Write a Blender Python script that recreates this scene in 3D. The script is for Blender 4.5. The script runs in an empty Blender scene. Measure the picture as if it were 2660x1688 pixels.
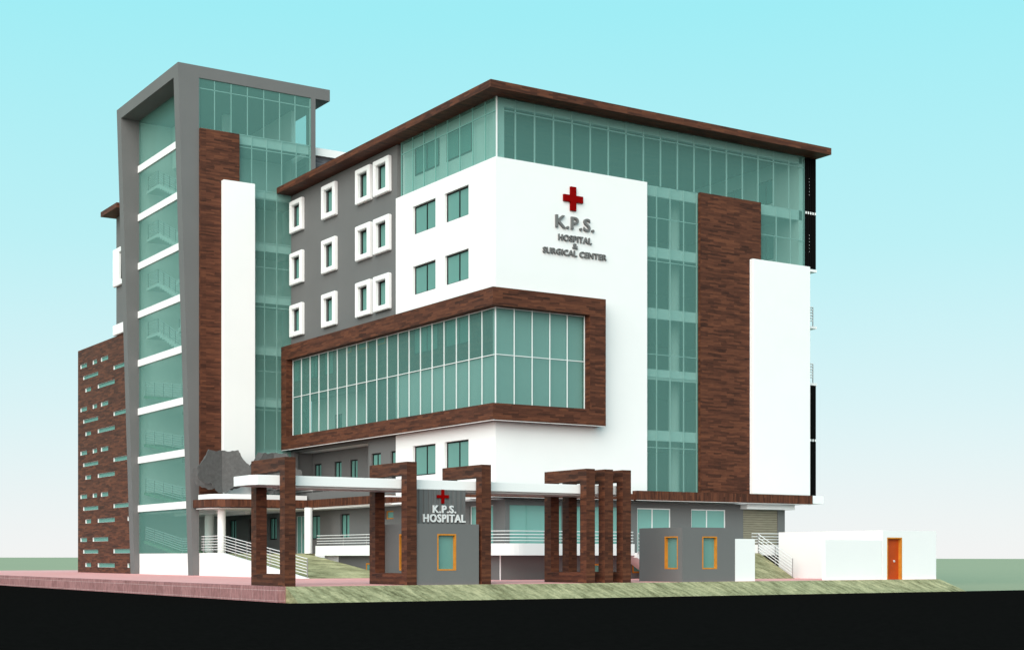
import bpy, bmesh, math, random
from mathutils import Vector
random.seed(7)
R = math.radians
scene = bpy.context.scene
COL = scene.collection

# ------------------------------------------------------------------ materials
def mat_new(name):
    m = bpy.data.materials.new(name); m.use_nodes = True
    nt = m.node_tree; nt.nodes.clear()
    out = nt.nodes.new('ShaderNodeOutputMaterial')
    return m, nt, out

def N(nt, t, **kw):
    n = nt.nodes.new(t)
    for k, v in kw.items():
        if k in n.inputs: n.inputs[k].default_value = v
        else: setattr(n, k, v)
    return n

def principled(nt, out, rough=.8, spec=.2, metal=0.0):
    p = nt.nodes.new('ShaderNodeBsdfPrincipled')
    p.inputs['Roughness'].default_value = rough
    p.inputs['Specular IOR Level'].default_value = spec
    p.inputs['Metallic'].default_value = metal
    nt.links.new(p.outputs[0], out.inputs['Surface'])
    return p

def ramp(nt, stops):
    r = nt.nodes.new('ShaderNodeValToRGB')
    e = r.color_ramp.elements
    while len(e) < len(stops): e.new(.5)
    for el, (p, c) in zip(e, stops):
        el.position = p; el.color = (*c, 1)
    return r

def plain(name, c, var=.06, scale=.8, rough=.8, spec=.2, bump=.0, metal=0.0):
    """a painted or plastered surface: base colour with faint cloudy wear"""
    m, nt, out = mat_new(name)
    p = principled(nt, out, rough, spec, metal)
    tc = N(nt, 'ShaderNodeTexCoord')
    nz = N(nt, 'ShaderNodeTexNoise', Scale=scale, Detail=6.0, Roughness=.65)
    nt.links.new(tc.outputs['Object'], nz.inputs['Vector'])
    lo = tuple(v * (1 - var) for v in c); hi = tuple(min(.95, v * (1 + var)) for v in c)
    r = ramp(nt, [(.3, lo), (.7, hi)])
    nt.links.new(nz.outputs['Fac'], r.inputs[0])
    nt.links.new(r.outputs[0], p.inputs['Base Color'])
    if bump:
        n2 = N(nt, 'ShaderNodeTexNoise', Scale=35.0, Detail=3.0)
        nt.links.new(tc.outputs['Object'], n2.inputs['Vector'])
        b = N(nt, 'ShaderNodeBump', Strength=bump, Distance=.01)
        nt.links.new(n2.outputs['Fac'], b.inputs['Height'])
        nt.links.new(b.outputs[0], p.inputs['Normal'])
    return m

def surface_uv(nt):
    """(along, up) from object coordinates for axis aligned surfaces of any facing"""
    tc = N(nt, 'ShaderNodeTexCoord'); ge = N(nt, 'ShaderNodeNewGeometry')
    s = N(nt, 'ShaderNodeSeparateXYZ'); nt.links.new(tc.outputs['Object'], s.inputs[0])
    sn = N(nt, 'ShaderNodeSeparateXYZ'); nt.links.new(ge.outputs['True Normal'], sn.inputs[0])
    def M(op, a, b=None):
        n = N(nt, 'ShaderNodeMath', operation=op)
        for i, x in enumerate((a, b)):
            if x is None: continue
            if isinstance(x, (int, float)): n.inputs[i].default_value = x
            else: nt.links.new(x, n.inputs[i])
        return n.outputs[0]
    flat = M('GREATER_THAN', M('ABSOLUTE', sn.outputs[2]), .6)
    side = M('GREATER_THAN', M('ABSOLUTE', sn.outputs[0]), .6)
    # along: x for front faces and flat faces, y for side faces
    inv = M('SUBTRACT', 1.0, side)
    u = M('ADD', M('MULTIPLY', side, s.outputs[1]), M('MULTIPLY', inv, s.outputs[0]))
    invf = M('SUBTRACT', 1.0, flat)
    v = M('ADD', M('MULTIPLY', flat, s.outputs[1]), M('MULTIPLY', invf, s.outputs[2]))
    return u, v, M

def wood(name, vertical=False):
    m, nt, out = mat_new(name)
    p = principled(nt, out, .62, .18)
    u, v, M = surface_uv(nt)
    if vertical: u, v = v, u
    c = N(nt, 'ShaderNodeCombineXYZ'); nt.links.new(u, c.inputs[0]); nt.links.new(v, c.inputs[1])
    br = N(nt, 'ShaderNodeTexBrick', Scale=1.0)
    br.offset = .43; br.offset_frequency = 2; br.squash = .6; br.squash_frequency = 3
    br.inputs['Color1'].default_value = (0, 0, 0, 1); br.inputs['Color2'].default_value = (1, 1, 1, 1)
    br.inputs['Mortar'].default_value = (.15, .15, .15, 1)
    br.inputs['Mortar Size'].default_value = .0; br.inputs['Bias'].default_value = 0
    br.inputs['Brick Width'].default_value = .95; br.inputs['Row Height'].default_value = .10
    nd = N(nt, 'ShaderNodeTexNoise', Scale=1.6, Detail=2.0)
    nt.links.new(c.outputs[0], nd.inputs['Vector'])
    wob = N(nt, 'ShaderNodeVectorMath', operation='SCALE'); wob.inputs['Scale'].default_value = .12
    nt.links.new(nd.outputs['Color'], wob.inputs[0])
    add = N(nt, 'ShaderNodeVectorMath', operation='ADD')
    nt.links.new(c.outputs[0], add.inputs[0]); nt.links.new(wob.outputs[0], add.inputs[1])
    nt.links.new(add.outputs[0], br.inputs['Vector'])
    mp = N(nt, 'ShaderNodeMapping'); mp.inputs['Scale'].default_value = (1.3, 17.0, 1.0)
    nt.links.new(add.outputs[0], mp.inputs['Vector'])
    n1 = N(nt, 'ShaderNodeTexNoise', Scale=1.0, Detail=8.0, Roughness=.7)
    nt.links.new(mp.outputs[0], n1.inputs['Vector'])
    mp2 = N(nt, 'ShaderNodeMapping'); mp2.inputs['Scale'].default_value = (.5, 4.0, 1.0)
    nt.links.new(add.outputs[0], mp2.inputs['Vector'])
    n2 = N(nt, 'ShaderNodeTexNoise', Scale=1.0, Detail=4.0, Roughness=.6)
    nt.links.new(mp2.outputs[0], n2.inputs['Vector'])
    sb = N(nt, 'ShaderNodeSeparateColor'); nt.links.new(br.outputs['Color'], sb.inputs[0])
    f = M('ADD', M('MULTIPLY', sb.outputs[0], .27), M('ADD', M('MULTIPLY', n1.outputs['Fac'], .62), M('MULTIPLY', n2.outputs['Fac'], .35)))
    r = ramp(nt, [(.39, (.023, .0078, .0044)), (.52, (.052, .0174, .0096)), (.65, (.082, .0275, .0145)), (.82, (.130, .0450, .0220))])
    nt.links.new(f, r.inputs[0]); nt.links.new(r.outputs[0], p.inputs['Base Color'])
    b = N(nt, 'ShaderNodeBump', Strength=.25, Distance=.01); nt.links.new(n1.outputs['Fac'], b.inputs['Height'])
    nt.links.new(b.outputs[0], p.inputs['Normal'])
    return m

def grass_mat(name, ang, sx, sz, k=1.0, stops=(.40, .48, .55, .64)):
    """mottled turf, streaked along a slope; ang tilts the streaks"""
    m, nt, out = mat_new(name)
    p = principled(nt, out, .95, .05)
    tc = N(nt, 'ShaderNodeTexCoord')
    def nz(rot, sc, detail, rough):
        mp = N(nt, 'ShaderNodeMapping'); mp.vector_type = 'TEXTURE'
        mp.inputs['Rotation'].default_value = rot; mp.inputs['Scale'].default_value = tuple(1 / v for v in sc)
        nt.links.new(tc.outputs['Object'], mp.inputs['Vector'])
        n = N(nt, 'ShaderNodeTexNoise', Scale=1.0, Detail=detail, Roughness=rough)
        nt.links.new(mp.outputs[0], n.inputs['Vector']); return n
    a = nz((0, ang, 0), (sx, .8, sz), 6.0, .7)
    b = nz((0, ang * 1.25, 0), (sx * .45, .5, sz * .4), 4.0, .6)
    c = nz((0, 0, 0), (9., 9., 9.), 4.0, .75)
    m1 = N(nt, 'ShaderNodeMath', operation='MULTIPLY'); nt.links.new(a.outputs['Fac'], m1.inputs[0]); m1.inputs[1].default_value = .5
    m2 = N(nt, 'ShaderNodeMath', operation='MULTIPLY_ADD'); nt.links.new(b.outputs['Fac'], m2.inputs[0]); m2.inputs[1].default_value = .32; nt.links.new(m1.outputs[0], m2.inputs[2])
    m3 = N(nt, 'ShaderNodeMath', operation='MULTIPLY_ADD'); nt.links.new(c.outputs['Fac'], m3.inputs[0]); m3.inputs[1].default_value = .26; nt.links.new(m2.outputs[0], m3.inputs[2])
    cols = [(.095, .090, .048), (.205, .194, .108), (.30, .284, .165), (.46, .415, .25)]
    cols = [tuple(min(.8, v * k) for v in q) for q in cols]
    r = ramp(nt, list(zip(stops, cols)))
    nt.links.new(m3.outputs[0], r.inputs[0]); nt.links.new(r.outputs[0], p.inputs['Base Color'])
    bm = N(nt, 'ShaderNodeBump', Strength=.5, Distance=.03); nt.links.new(c.outputs['Fac'], bm.inputs['Height'])
    nt.links.new(bm.outputs[0], p.inputs['Normal'])
    return m

def glass_mat(name, tint, body, fac, gloss=.05):
    m, nt, out = mat_new(name)
    t = N(nt, 'ShaderNodeBsdfTransparent'); t.inputs[0].default_value = (*tint, 1)
    d = N(nt, 'ShaderNodeBsdfDiffuse'); d.inputs[0].default_value = (*body, 1)
    mx = N(nt, 'ShaderNodeMixShader'); mx.inputs[0].default_value = fac
    nt.links.new(t.outputs[0], mx.inputs[1]); nt.links.new(d.outputs[0], mx.inputs[2])
    g = N(nt, 'ShaderNodeBsdfGlossy'); g.inputs['Roughness'].default_value = .06; g.inputs[0].default_value = (.8, .9, .9, 1)
    m2 = N(nt, 'ShaderNodeMixShader'); m2.inputs[0].default_value = gloss
    nt.links.new(mx.outputs[0], m2.inputs[1]); nt.links.new(g.outputs[0], m2.inputs[2])
    nt.links.new(m2.outputs[0], out.inputs['Surface'])
    return m

def pavement_mat():
    m, nt, out = mat_new('pink_paving')
    p = principled(nt, out, .85, .1)
    tc = N(nt, 'ShaderNodeTexCoord')
    mp = N(nt, 'ShaderNodeMapping'); mp.inputs['Scale'].default_value = (.35, 1.2, 1.0)
    nt.links.new(tc.outputs['Object'], mp.inputs['Vector'])
    n = N(nt, 'ShaderNodeTexNoise', Scale=1.2, Detail=8.0, Roughness=.7); nt.links.new(mp.outputs[0], n.inputs['Vector'])
    r = ramp(nt, [(.3, (.70, .285, .275)), (.5, (.80, .355, .345)), (.7, (.88, .42, .41))])
    nt.links.new(n.outputs['Fac'], r.inputs[0]); nt.links.new(r.outputs[0], p.inputs['Base Color'])
    return m

def kerb_mat():
    m, nt, out = mat_new('pink_kerb_stone')
    p = principled(nt, out, .9, .1)
    u, v, M = surface_uv(nt)
    c = N(nt, 'ShaderNodeCombineXYZ'); nt.links.new(u, c.inputs[0]); nt.links.new(v, c.inputs[1])
    br = N(nt, 'ShaderNodeTexBrick', Scale=1.0); br.offset = 0.0
    br.inputs['Color1'].default_value = (.26, .125, .125, 1); br.inputs['Color2'].default_value = (.33, .165, .165, 1)
    br.inputs['Mortar'].default_value = (.42, .27, .27, 1); br.inputs['Mortar Size'].default_value = .012
    br.inputs['Brick Width'].default_value = 1.15; br.inputs['Row Height'].default_value = .40
    mp0 = N(nt, 'ShaderNodeMapping'); mp0.inputs['Location'].default_value = (.2, .15, 0); nt.links.new(c.outputs[0], mp0.inputs['Vector'])
    nt.links.new(mp0.outputs[0], br.inputs['Vector'])
    mp = N(nt, 'ShaderNodeMapping'); mp.inputs['Scale'].default_value = (7., 2.6, 1); mp.inputs['Rotation'].default_value = (0, 0, .35)
    nt.links.new(c.outputs[0], mp.inputs['Vector'])
    n = N(nt, 'ShaderNodeTexNoise', Scale=1.0, Detail=6.0, Roughness=.7); nt.links.new(mp.outputs[0], n.inputs['Vector'])
    mr = N(nt, 'ShaderNodeMapRange'); mr.inputs[1].default_value = .3; mr.inputs[2].default_value = .7; mr.inputs[3].default_value = .62; mr.inputs[4].default_value = 1.3
    nt.links.new(n.outputs['Fac'], mr.inputs[0])
    vm = N(nt, 'ShaderNodeVectorMath', operation='SCALE'); nt.links.new(br.outputs['Color'], vm.inputs[0]); nt.links.new(mr.outputs[0], vm.inputs['Scale'])
    nt.links.new(vm.outputs[0], p.inputs['Base Color'])
    b = N(nt, 'ShaderNodeBump', Strength=.6, Distance=.04); nt.links.new(n.outputs['Fac'], b.inputs['Height']); nt.links.new(b.outputs[0], p.inputs['Normal'])
    return m

def striped(name, c1, c2, period, axis):
    """horizontal (axis 2) seams, as on a roller shutter"""
    m, nt, out = mat_new(name)
    p = principled(nt, out, .6, .3)
    u, v, M = surface_uv(nt)
    w = v if axis == 2 else u
    f = M('FRACT', M('MULTIPLY', w, 1.0 / period))
    c = N(nt, 'ShaderNodeCombineXYZ'); nt.links.new(u, c.inputs[0]); nt.links.new(v, c.inputs[1])
    mp = N(nt, 'ShaderNodeMapping'); mp.inputs['Scale'].default_value = (1.5, 30., 1); nt.links.new(c.outputs[0], mp.inputs['Vector'])
    n = N(nt, 'ShaderNodeTexNoise', Scale=1.0, Detail=6.0); nt.links.new(mp.outputs[0], n.inputs['Vector'])
    g = M('ADD', M('MULTIPLY', f, .45), M('MULTIPLY', n.outputs['Fac'], .75))
    r = ramp(nt, [(.22, c1), (.75, c2)]); nt.links.new(g, r.inputs[0])
    nt.links.new(r.outputs[0], p.inputs['Base Color'])
    return m

def slate_mat():
    m, nt, out = mat_new('dark_slate_cladding')
    p = principled(nt, out, .7, .2)
    u, v, M = surface_uv(nt)
    c = N(nt, 'ShaderNodeCombineXYZ'); nt.links.new(u, c.inputs[0]); nt.links.new(v, c.inputs[1])
    mp = N(nt, 'ShaderNodeMapping'); mp.inputs['Scale'].default_value = (1.6, 9., 1); nt.links.new(c.outputs[0], mp.inputs['Vector'])
    n = N(nt, 'ShaderNodeTexNoise', Scale=1.0, Detail=6.0); nt.links.new(mp.outputs[0], n.inputs['Vector'])
    r = ramp(nt, [(.35, (.045, .05, .06)), (.7, (.16, .16, .18))]); nt.links.new(n.outputs['Fac'], r.inputs[0])
    nt.links.new(r.outputs[0], p.inputs['Base Color']); return m

WHITE = plain('white_paint', (.75, .75, .75), .012, .5, .75, .1)
GREY = plain('grey_render', (.134, .134, .134), .035, .35, .85, .1)
DGREY = plain('dark_void_grey', (.10, .10, .10), .04, .5, .85, .1)  # darker grey stands in for the shaded void under the terrace
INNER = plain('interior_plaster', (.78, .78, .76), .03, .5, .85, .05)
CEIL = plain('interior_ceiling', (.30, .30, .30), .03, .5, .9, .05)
WOOD = wood('brown_timber_cladding')
WOODV = wood('brown_timber_fascia', True)
BLACK = plain('black_frame', (.006, .007, .007), .1, 2., .5, .15)
LOUVRE = plain('black_louvre', (.0045, .0045, .0045), .1, 2., .8, .02)
ROAD = plain('black_asphalt', (.0060, .0050, .0047), .3, 6., .98, .0)
LAWN = plain('green_ground', (.325, .325, .226), .02, .02, .95, .0)
ORANGE = plain('orange_timber', (.50, .19, .022), .18, 3., .55, .2)
DOORRED = plain('orange_red_door', (.40, .055, .008), .08, 2., .5, .2)
RED = plain('red_enamel', (.19, .0, .0), .05, 2., .7, .05)
STEEL = plain('grey_letter_metal', (.14, .14, .14), .08, 4., .6, .1)
LETTER = plain('white_letter_paint', (.62, .62, .62), .05, 3., .6, .2)
RAIL = plain('white_steel_tube', (.72, .72, .72), .03, 5., .4, .4)
POST = plain('grey_steel_post', (.20, .20, .20), .05, 5., .4, .4)
CORR = plain('grey_corrugated_sheet', (.115, .115, .115), .05, 1., .55, .25)
TREEM = plain('grey_foliage', (.092, .092, .092), .2, 5., .9, .05, .5)
BARK = plain('dark_grey_bark', (.07, .07, .07), .2, 6., .9, .05, .4)
SHUTTER = striped('beige_roller_shutter', (.07, .062, .045), (.255, .225, .165), .13, 2)
SLATE = slate_mat()
PAVE = pavement_mat(); KERB = kerb_mat()
BANK = grass_mat('grass_bank_turf', .62, 2.0, 6.0, .90)
RAMPG = grass_mat('green_ramp_turf', 0.0, .8, 9.0, 1.2)
GLASS = glass_mat('teal_curtain_glass', (.74, .92, .89), (.118, .274, .240), .50, .02)
BAYGLASS = glass_mat('teal_bay_glass', (.66, .84, .81), (.094, .226, .200), .55, .02)
PANE = glass_mat('teal_window_glass', (.5, .75, .7), (.15, .325, .29), .74, .03)
DOORG = glass_mat('pale_teal_door_glass', (.6, .85, .8), (.185, .385, .35), .80, .03)
GREENF = plain('green_ramp_slab', (.20, .30, .20), .15, 2., .9, .05)

# ------------------------------------------------------------------ mesh helpers
class MB:
    def __init__(s): s.v = []; s.f = []
    def add(s, vs, fs):
        o = len(s.v); s.v += [tuple(p) for p in vs]; s.f += [tuple(i + o for i in f) for f in fs]; return s
    def box(s, x0, x1, y0, y1, z0, z1):
        return s.add([(x0,y0,z0),(x1,y0,z0),(x1,y1,z0),(x0,y1,z0),(x0,y0,z1),(x1,y0,z1),(x1,y1,z1),(x0,y1,z1)],
                     [(0,3,2,1),(4,5,6,7),(0,1,5,4),(1,2,6,5),(2,3,7,6),(3,0,4,7)])
    def quad(s, *p): return s.add(p, [tuple(range(len(p)))])
    def prism(s, poly, axis, a, b):
        """polygon extruded along axis from a to b; poly gives the two other coordinates in order (x,y,z minus axis)"""
        def pt(p, t):
            q = list(p); q.insert(axis, t); return tuple(q)
        n = len(poly)
        vs = [pt(p, a) for p in poly] + [pt(p, b) for p in poly]
        fs = [tuple(range(n))[::-1], tuple(range(n, 2 * n))] + [(i, (i + 1) % n, n + (i + 1) % n, n + i) for i in range(n)]
        return s.add(vs, fs)
    def bar(s, p, q, w=.02):
        p = Vector(p); q = Vector(q); d = (q - p)
        if d.length < 1e-6: return s
        d.normalize(); up = Vector((0, 0, 1)) if abs(d.z) < .9 else Vector((1, 0, 0))
        a = d.cross(up).normalized() * w; b = d.cross(a).normalized() * w
        vs = []
        for c in (p, q):
            for k in range(6):
                t = k * math.pi / 3
                vs.append(tuple(c + a * math.cos(t) + b * math.sin(t)))
        fs = [tuple(range(6))[::-1], tuple(range(6, 12))] + [(i, (i+1) % 6, 6 + (i+1) % 6, 6 + i) for i in range(6)]
        return s.add(vs, fs)
    def cyl(s, x, y, z0, z1, r0, r1=None, n=24):
        r1 = r0 if r1 is None else r1
        vs = [(x + r0*math.cos(2*math.pi*i/n), y + r0*math.sin(2*math.pi*i/n), z0) for i in range(n)]
        vs += [(x + r1*math.cos(2*math.pi*i/n), y + r1*math.sin(2*math.pi*i/n), z1) for i in range(n)]
        return s.add(vs, [tuple(range(n))[::-1], tuple(range(n, 2*n))] + [(i, (i+1) % n, n + (i+1) % n, n + i) for i in range(n)])
    def wall(s, axis, c, t, u0, u1, z0, z1, holes=()):
        """wall of thickness t whose outer face is plane axis=c (facing -axis), with rectangular openings (u0,u1,z0,z1)"""
        us = sorted({u0, u1} | {x for h in holes for x in h[:2] if u0 < x < u1})
        zs = sorted({z0, z1} | {x for h in holes for x in h[2:] if z0 < x < z1})
        solid = lambda a, b: not any(h[0] < a < h[1] and h[2] < b < h[3] for h in holes)
        idx = {}
        def P(d, u, z):
            k = (d, round(u, 5), round(z, 5))
            if k not in idx:
                idx[k] = len(s.v); s.v.append((c + d, u, z) if axis == 'X' else (u, c + d, z))
            return idx[k]
        nu, nz = len(us) - 1, len(zs) - 1
        grid = [[solid((us[i]+us[i+1])/2, (zs[j]+zs[j+1])/2) for j in range(nz)] for i in range(nu)]
        g = lambda i, j: 0 <= i < nu and 0 <= j < nz and grid[i][j]
        fl = axis == 'X'
        def F(*a):
            s.f.append(tuple(a[::-1] if fl else a))
        for i in range(nu):
            for j in range(nz):
                if not g(i, j): continue
                a, b, e, f = us[i], us[i+1], zs[j], zs[j+1]
                F(P(0,a,e), P(0,b,e), P(0,b,f), P(0,a,f)); F(P(t,a,e), P(t,a,f), P(t,b,f), P(t,b,e))
                if not g(i-1, j): F(P(0,a,e), P(0,a,f), P(t,a,f), P(t,a,e))
                if not g(i+1, j): F(P(0,b,e), P(t,b,e), P(t,b,f), P(0,b,f))
                if not g(i, j-1): F(P(0,a,e), P(t,a,e), P(t,b,e), P(0,b,e))
                if not g(i, j+1): F(P(0,a,f), P(0,b,f), P(t,b,f), P(t,a,f))
        return s
    def build(s, name, mat, parent=None, bevel=0.0, smooth=False):
        off = Vector((0, 0, 0)); q = parent
        while q is not None:
            off += Vector(q.location); q = q.parent
        me = bpy.data.meshes.new(name)
        me.from_pydata([tuple(Vector(v) - off) for v in s.v], [], s.f)
        bm = bmesh.new(); bm.from_mesh(me); bmesh.ops.recalc_face_normals(bm, faces=bm.faces)
        if bevel:
            ed = [e for e in bm.edges if len(e.link_faces) == 2 and e.calc_face_angle(0) > .6]
            bmesh.ops.bevel(bm, geom=ed, offset=bevel, segments=2, affect='EDGES', clamp_overlap=True)
        bm.to_mesh(me); bm.free()
        if smooth:
            for p in me.polygons: p.use_smooth = True
        me.materials.append(mat)
        o = bpy.data.objects.new(name, me); COL.objects.link(o)
        if parent is not None: o.parent = parent
        return o

def tag(o, label=None, cat=None, group=None, kind=None):
    if label: o['label'] = label
    if cat: o['category'] = cat
    if group: o['group'] = group
    if kind: o['kind'] = kind
    return o

def thing(name, loc, label, cat, group=None):
    o = bpy.data.objects.new(name, None); COL.objects.link(o); o.location = loc; o.empty_display_size = .5
    return tag(o, label, cat, group)

def copy_thing(o, delta, label):
    c = o.copy(); COL.objects.link(c); c.location = Vector(o.location) + Vector(delta); c['label'] = label
    def rec(src, dst):
        for ch in [k for k in COL.objects if k.parent == src]:
            d = ch.copy(); COL.objects.link(d); d.parent = dst; rec(ch, d)
    rec(o, c); return c

def ring(mb, axis, c, depth, u0, u1, z0, z1, w):
    """picture frame: bars of width w around a rectangle, outer face at axis=c"""
    return mb.wall(axis, c, depth, u0, u1, z0, z1, [(u0 + w, u1 - w, z0 + w, z1 - w)])

def window(parent, axis, c, u0, u1, z0, z1, fm=None, pm=None, w=.05, div=(.52,), depth=.07, name='window', sill=False):
    fm = fm or BLACK; pm = pm or PANE
    m = MB(); hs = []; us = [u0] + [u0 + (u1 - u0) * d for d in div] + [u1]
    for a, b in zip(us, us[1:]):
        hs.append((a + (w if a == u0 else w / 2), b - (w if b == u1 else w / 2), z0 + w, z1 - w))
    m.wall(axis, c, depth, u0, u1, z0, z1, hs)
    f = m.build(name, fm, parent)
    p = MB(); d = c + depth * .5
    if axis == 'X': p.box(d, d + .012, u0 + w * .6, u1 - w * .6, z0 + w * .6, z1 - w * .6)
    else: p.box(u0 + w * .6, u1 - w * .6, d, d + .012, z0 + w * .6, z1 - w * .6)
    p.build('pane', pm, f)
    return f

def railing(name, parent, pts, heights, posts, r=.022, pr=.022, base=0.0):
    """tubes at the given heights above the base line pts, welded to posts at the points listed"""
    m = MB()
    for h in heights:
        for a, b in zip(pts, pts[1:]):
            m.bar((a[0], a[1], a[2] + h), (b[0], b[1], b[2] + h), r)
    nf = len(m.f)
    for p in posts: m.bar((p[0], p[1], p[2] + base), (p[0], p[1], p[2] + max(heights)), pr)
    o = m.build(name, RAIL, parent)
    o.data.materials.append(POST)
    for i, p in enumerate(o.data.polygons): p.material_index = 1 if i >= nf else 0
    return o

# ------------------------------------------------------------------ setting
ZR = -.617
MB().quad((-700,-300,-.66),(900,-300,-.66),(2600,6000,-.66),(-2600,6000,-.66)).build('ground', LAWN)
tag(bpy.data.objects['ground'], kind='structure')
tag(MB().quad((-200,-80,ZR),(420,-80,ZR),(420,52.6,ZR),(23.68,52.6,ZR),(23.68,131,ZR),(6,131,ZR),(6,52.6,ZR),(-200,52.6,ZR)).build('road', ROAD), kind='structure')
# raised site: paving, kerb, bank
pv = MB(); pv.prism([(23.98,53.62),(60.9,53.62),(60.9,131),(23.98,131)], 2, -.64, 0.0)
tag(pv.build('pavement', PAVE), kind='structure')
kb = MB(); kb.box(23.66, 23.97, 53.62, 131, -.655, .004)
tag(kb.build('kerb', KERB, bevel=.02), kind='structure')
bk = MB()
nx = 150; rows = 6
def bank_pt(i, j):
    t = i / nx; s_ = j / rows
    x = 23.97 + t * (60.95 - 23.97) + s_ * t * .7
    y = 53.61 - 1.25 * s_
    z = -.655 * s_ + .002
    if 0 < j < rows: z += random.uniform(-.012, .012)
    return (x, y, z)
vs = [bank_pt(i, j) for j in range(rows + 1) for i in range(nx + 1)]
fs = [(j*(nx+1)+i, (j+1)*(nx+1)+i, (j+1)*(nx+1)+i+1, j*(nx+1)+i+1) for j in range(rows) for i in range(nx)]
bk.add(vs, fs)
bk.quad((23.97,53.61,.002),(23.97,53.61,-.655),(23.97,52.36,-.653))
bk.quad((60.95,53.61,.002),(61.65,52.36,-.653),(62.2,131,-.655),(60.95,131,.002))
tag(bk.build('grass_bank', BANK), kind='structure')

# ------------------------------------------------------------------ the hospital
B = thing('hospital_building', (40, 64, 0), 'seven storey white, grey and brown hospital block with teal glass stair tower', 'hospital')
FL = [1.37, 4.68, 7.99, 11.30, 14.61, 17.92, 21.23, 24.54, 27.85]

# white corner: front and left faces
XW, YW = 39.98, 63.80
holes = [(u0, u1, a, b) for (u0, u1) in ((69.89, 72.42), (66.44, 68.92)) for (a, b) in ((18.90, 20.46), (15.58, 17.15), (5.61, 7.26))]
MB().wall('X', XW, .30, YW + .30, 74.39, 4.53, 21.32, holes).build('white_wall', WHITE, B)
MB().wall('Y', YW, .30, XW, 49.62, 4.53, 21.32).build('white_wall', WHITE, B)
for (u0, u1, a, b) in holes:
    window(B, 'X', XW + .15, u0, u1, a, b, div=(.47,), w=.075)
# grey left facade with the projecting white window surrounds
XG = 40.08
cols = [(86.71, 88.57), (81.95, 83.85), (77.36, 79.22), (75.04, 76.95)]
rows_ = [(21.88, 23.92), (18.55, 20.59), (15.23, 17.27)]
gh = []
for (u0, u1) in cols:
    for (a, b) in rows_: gh.append((u0 + .36, u1 - .30, a + .30, b - .30))
gh += [(76.39, 77.58, 5.62, 7.15), (74.48, 75.20, 5.62, 7.15), (77.95, 88.40, 5.19, 7.85), (78.03, 88.2, 8.2, 11.22)]
MB().wall('X', XG, .32, 74.39, 88.80, 4.69, 24.38, gh).build('grey_wall', GREY, B)
for (u0, u1) in cols:
    for (a, b) in rows_:
        f = MB().wall('X', XG - .25, .25, u0, u1, a, b, [(u0 + .36, u1 - .30, a + .30, b - .30)]).build('window_surround', WHITE, B, bevel=.035)
        window(f, 'X', XG + .08, u0 + .36, u1 - .30, a + .30, b - .30, div=(.35,), w=.07)
window(B, 'X', XG + .10, 76.39, 77.58, 5.62, 7.15, div=(.47,), w=.075)
window(B, 'X', XG + .10, 74.48, 75.20, 5.62, 7.15, div=(), w=.075)
# reveals of recessed balconies on the left facade
wh = [(87.27, 88.34, 5.5, 7.14), (84.36, 85.39, 5.5, 7.14), (82.14, 83.19, 5.5, 7.14)]
MB().wall('X', 41.5, .2, 77.4, 88.7, 4.69, 7.86, wh).build('balcony_wall', GREY, B)
for h in wh: window(B, 'X', 41.58, *h, div=(.5,), w=.07)
MB().box(40.40, 41.5, 77.75, 77.95, 4.69, 7.86).build('balcony_wall', GREY, B)
MB().box(40.40, 41.7, 77.75, 88.7, 7.86, 7.97).build('balcony_ceiling', WHITE, B)
MB().wall('X', 41.5, .2, 77.8, 88.7, 8.0, 11.25, [(84.3, 85.35, 8.2, 10.12), (78.95, 80.15, 9.5, 10.15)]).build('balcony_wall', INNER, B)
window(B, 'X', 41.56, 84.3, 85.35, 8.2, 10.12, div=(.5,), w=.07)
window(B, 'X', 41.56, 78.95, 80.15, 9.5, 10.15, ORANGE, div=(), w=.09)
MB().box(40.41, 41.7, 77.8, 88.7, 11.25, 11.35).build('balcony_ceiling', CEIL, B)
railing('balcony_railing', B, [(40.2, 78.0, 5.19), (40.2, 88.3, 5.19)], (.14, .30, .46), [(40.2, y, 5.19) for y in (79.4, 81, 82.6, 84.24, 85.86, 87.4)], .02, .016)
# timber lined band of windows inside the bay window, upper half
bw = [(69.49, 72.13, 12.24, 13.75), (66.07, 68.71, 12.22, 13.75), (86.5, 88.0, 12.27, 13.75), (84.48, 85.61, 12.27, 13.75), (82.21, 83.47, 12.25, 13.75),
      (79.83, 80.5, 13.3, 13.75), (77.6, 78.92, 13.3, 13.75), (75.52, 76.61, 13.3, 13.75)]
MB().wall('X', 39.93, .045, 64.05, 88.6, 11.31, 14.58, bw).build('timber_lining', WOOD, B)
for i, h in enumerate(bw):
    window(B, 'X', 39.90, *h, fm=(BLACK if i < 5 else ORANGE), div=((.45,) if i < 5 else ()), w=.08, depth=.05)

# projecting timber bay window wrapping the corner
by = MB(); X0, Y0, X1, Y1, Z0, Z1 = 39.36, 63.06, 46.32, 88.74, 7.99, 14.60
plan = [(X0, Y0), (X1, Y0), (X1, YW - .004), (XW - .004, YW - .004), (XW - .004, Y1), (X0, Y1)]
by.prism(plan, 2, 13.70, Z1); by.prism(plan, 2, Z0, 8.82)
by.box(X0, XW - .006, 87.96, Y1 - .003, 8.82, 13.70); by.box(45.30, X1 - .003, Y0, YW - .006, 8.82, 13.70)
bay = by.build('bay_window', WOOD, B)
gx, gy = 39.84, 63.56
MB().quad((gx, gy, 8.82), (gx, 87.96, 8.82), (gx, 87.96, 13.70), (gx, gy, 13.70)).build('pane', BAYGLASS, bay)
MB().quad((gx, gy, 8.82), (45.30, gy, 8.82), (45.30, gy, 13.70), (gx, gy, 13.70)).build('pane', BAYGLASS, bay)
mm = MB(); w = .017
for i in range(20):
    y = gy + (87.93 - gy) * i / 19
    mm.box(gx - .045, gx + .02, y - w, y + w, 8.82, 13.70)
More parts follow.
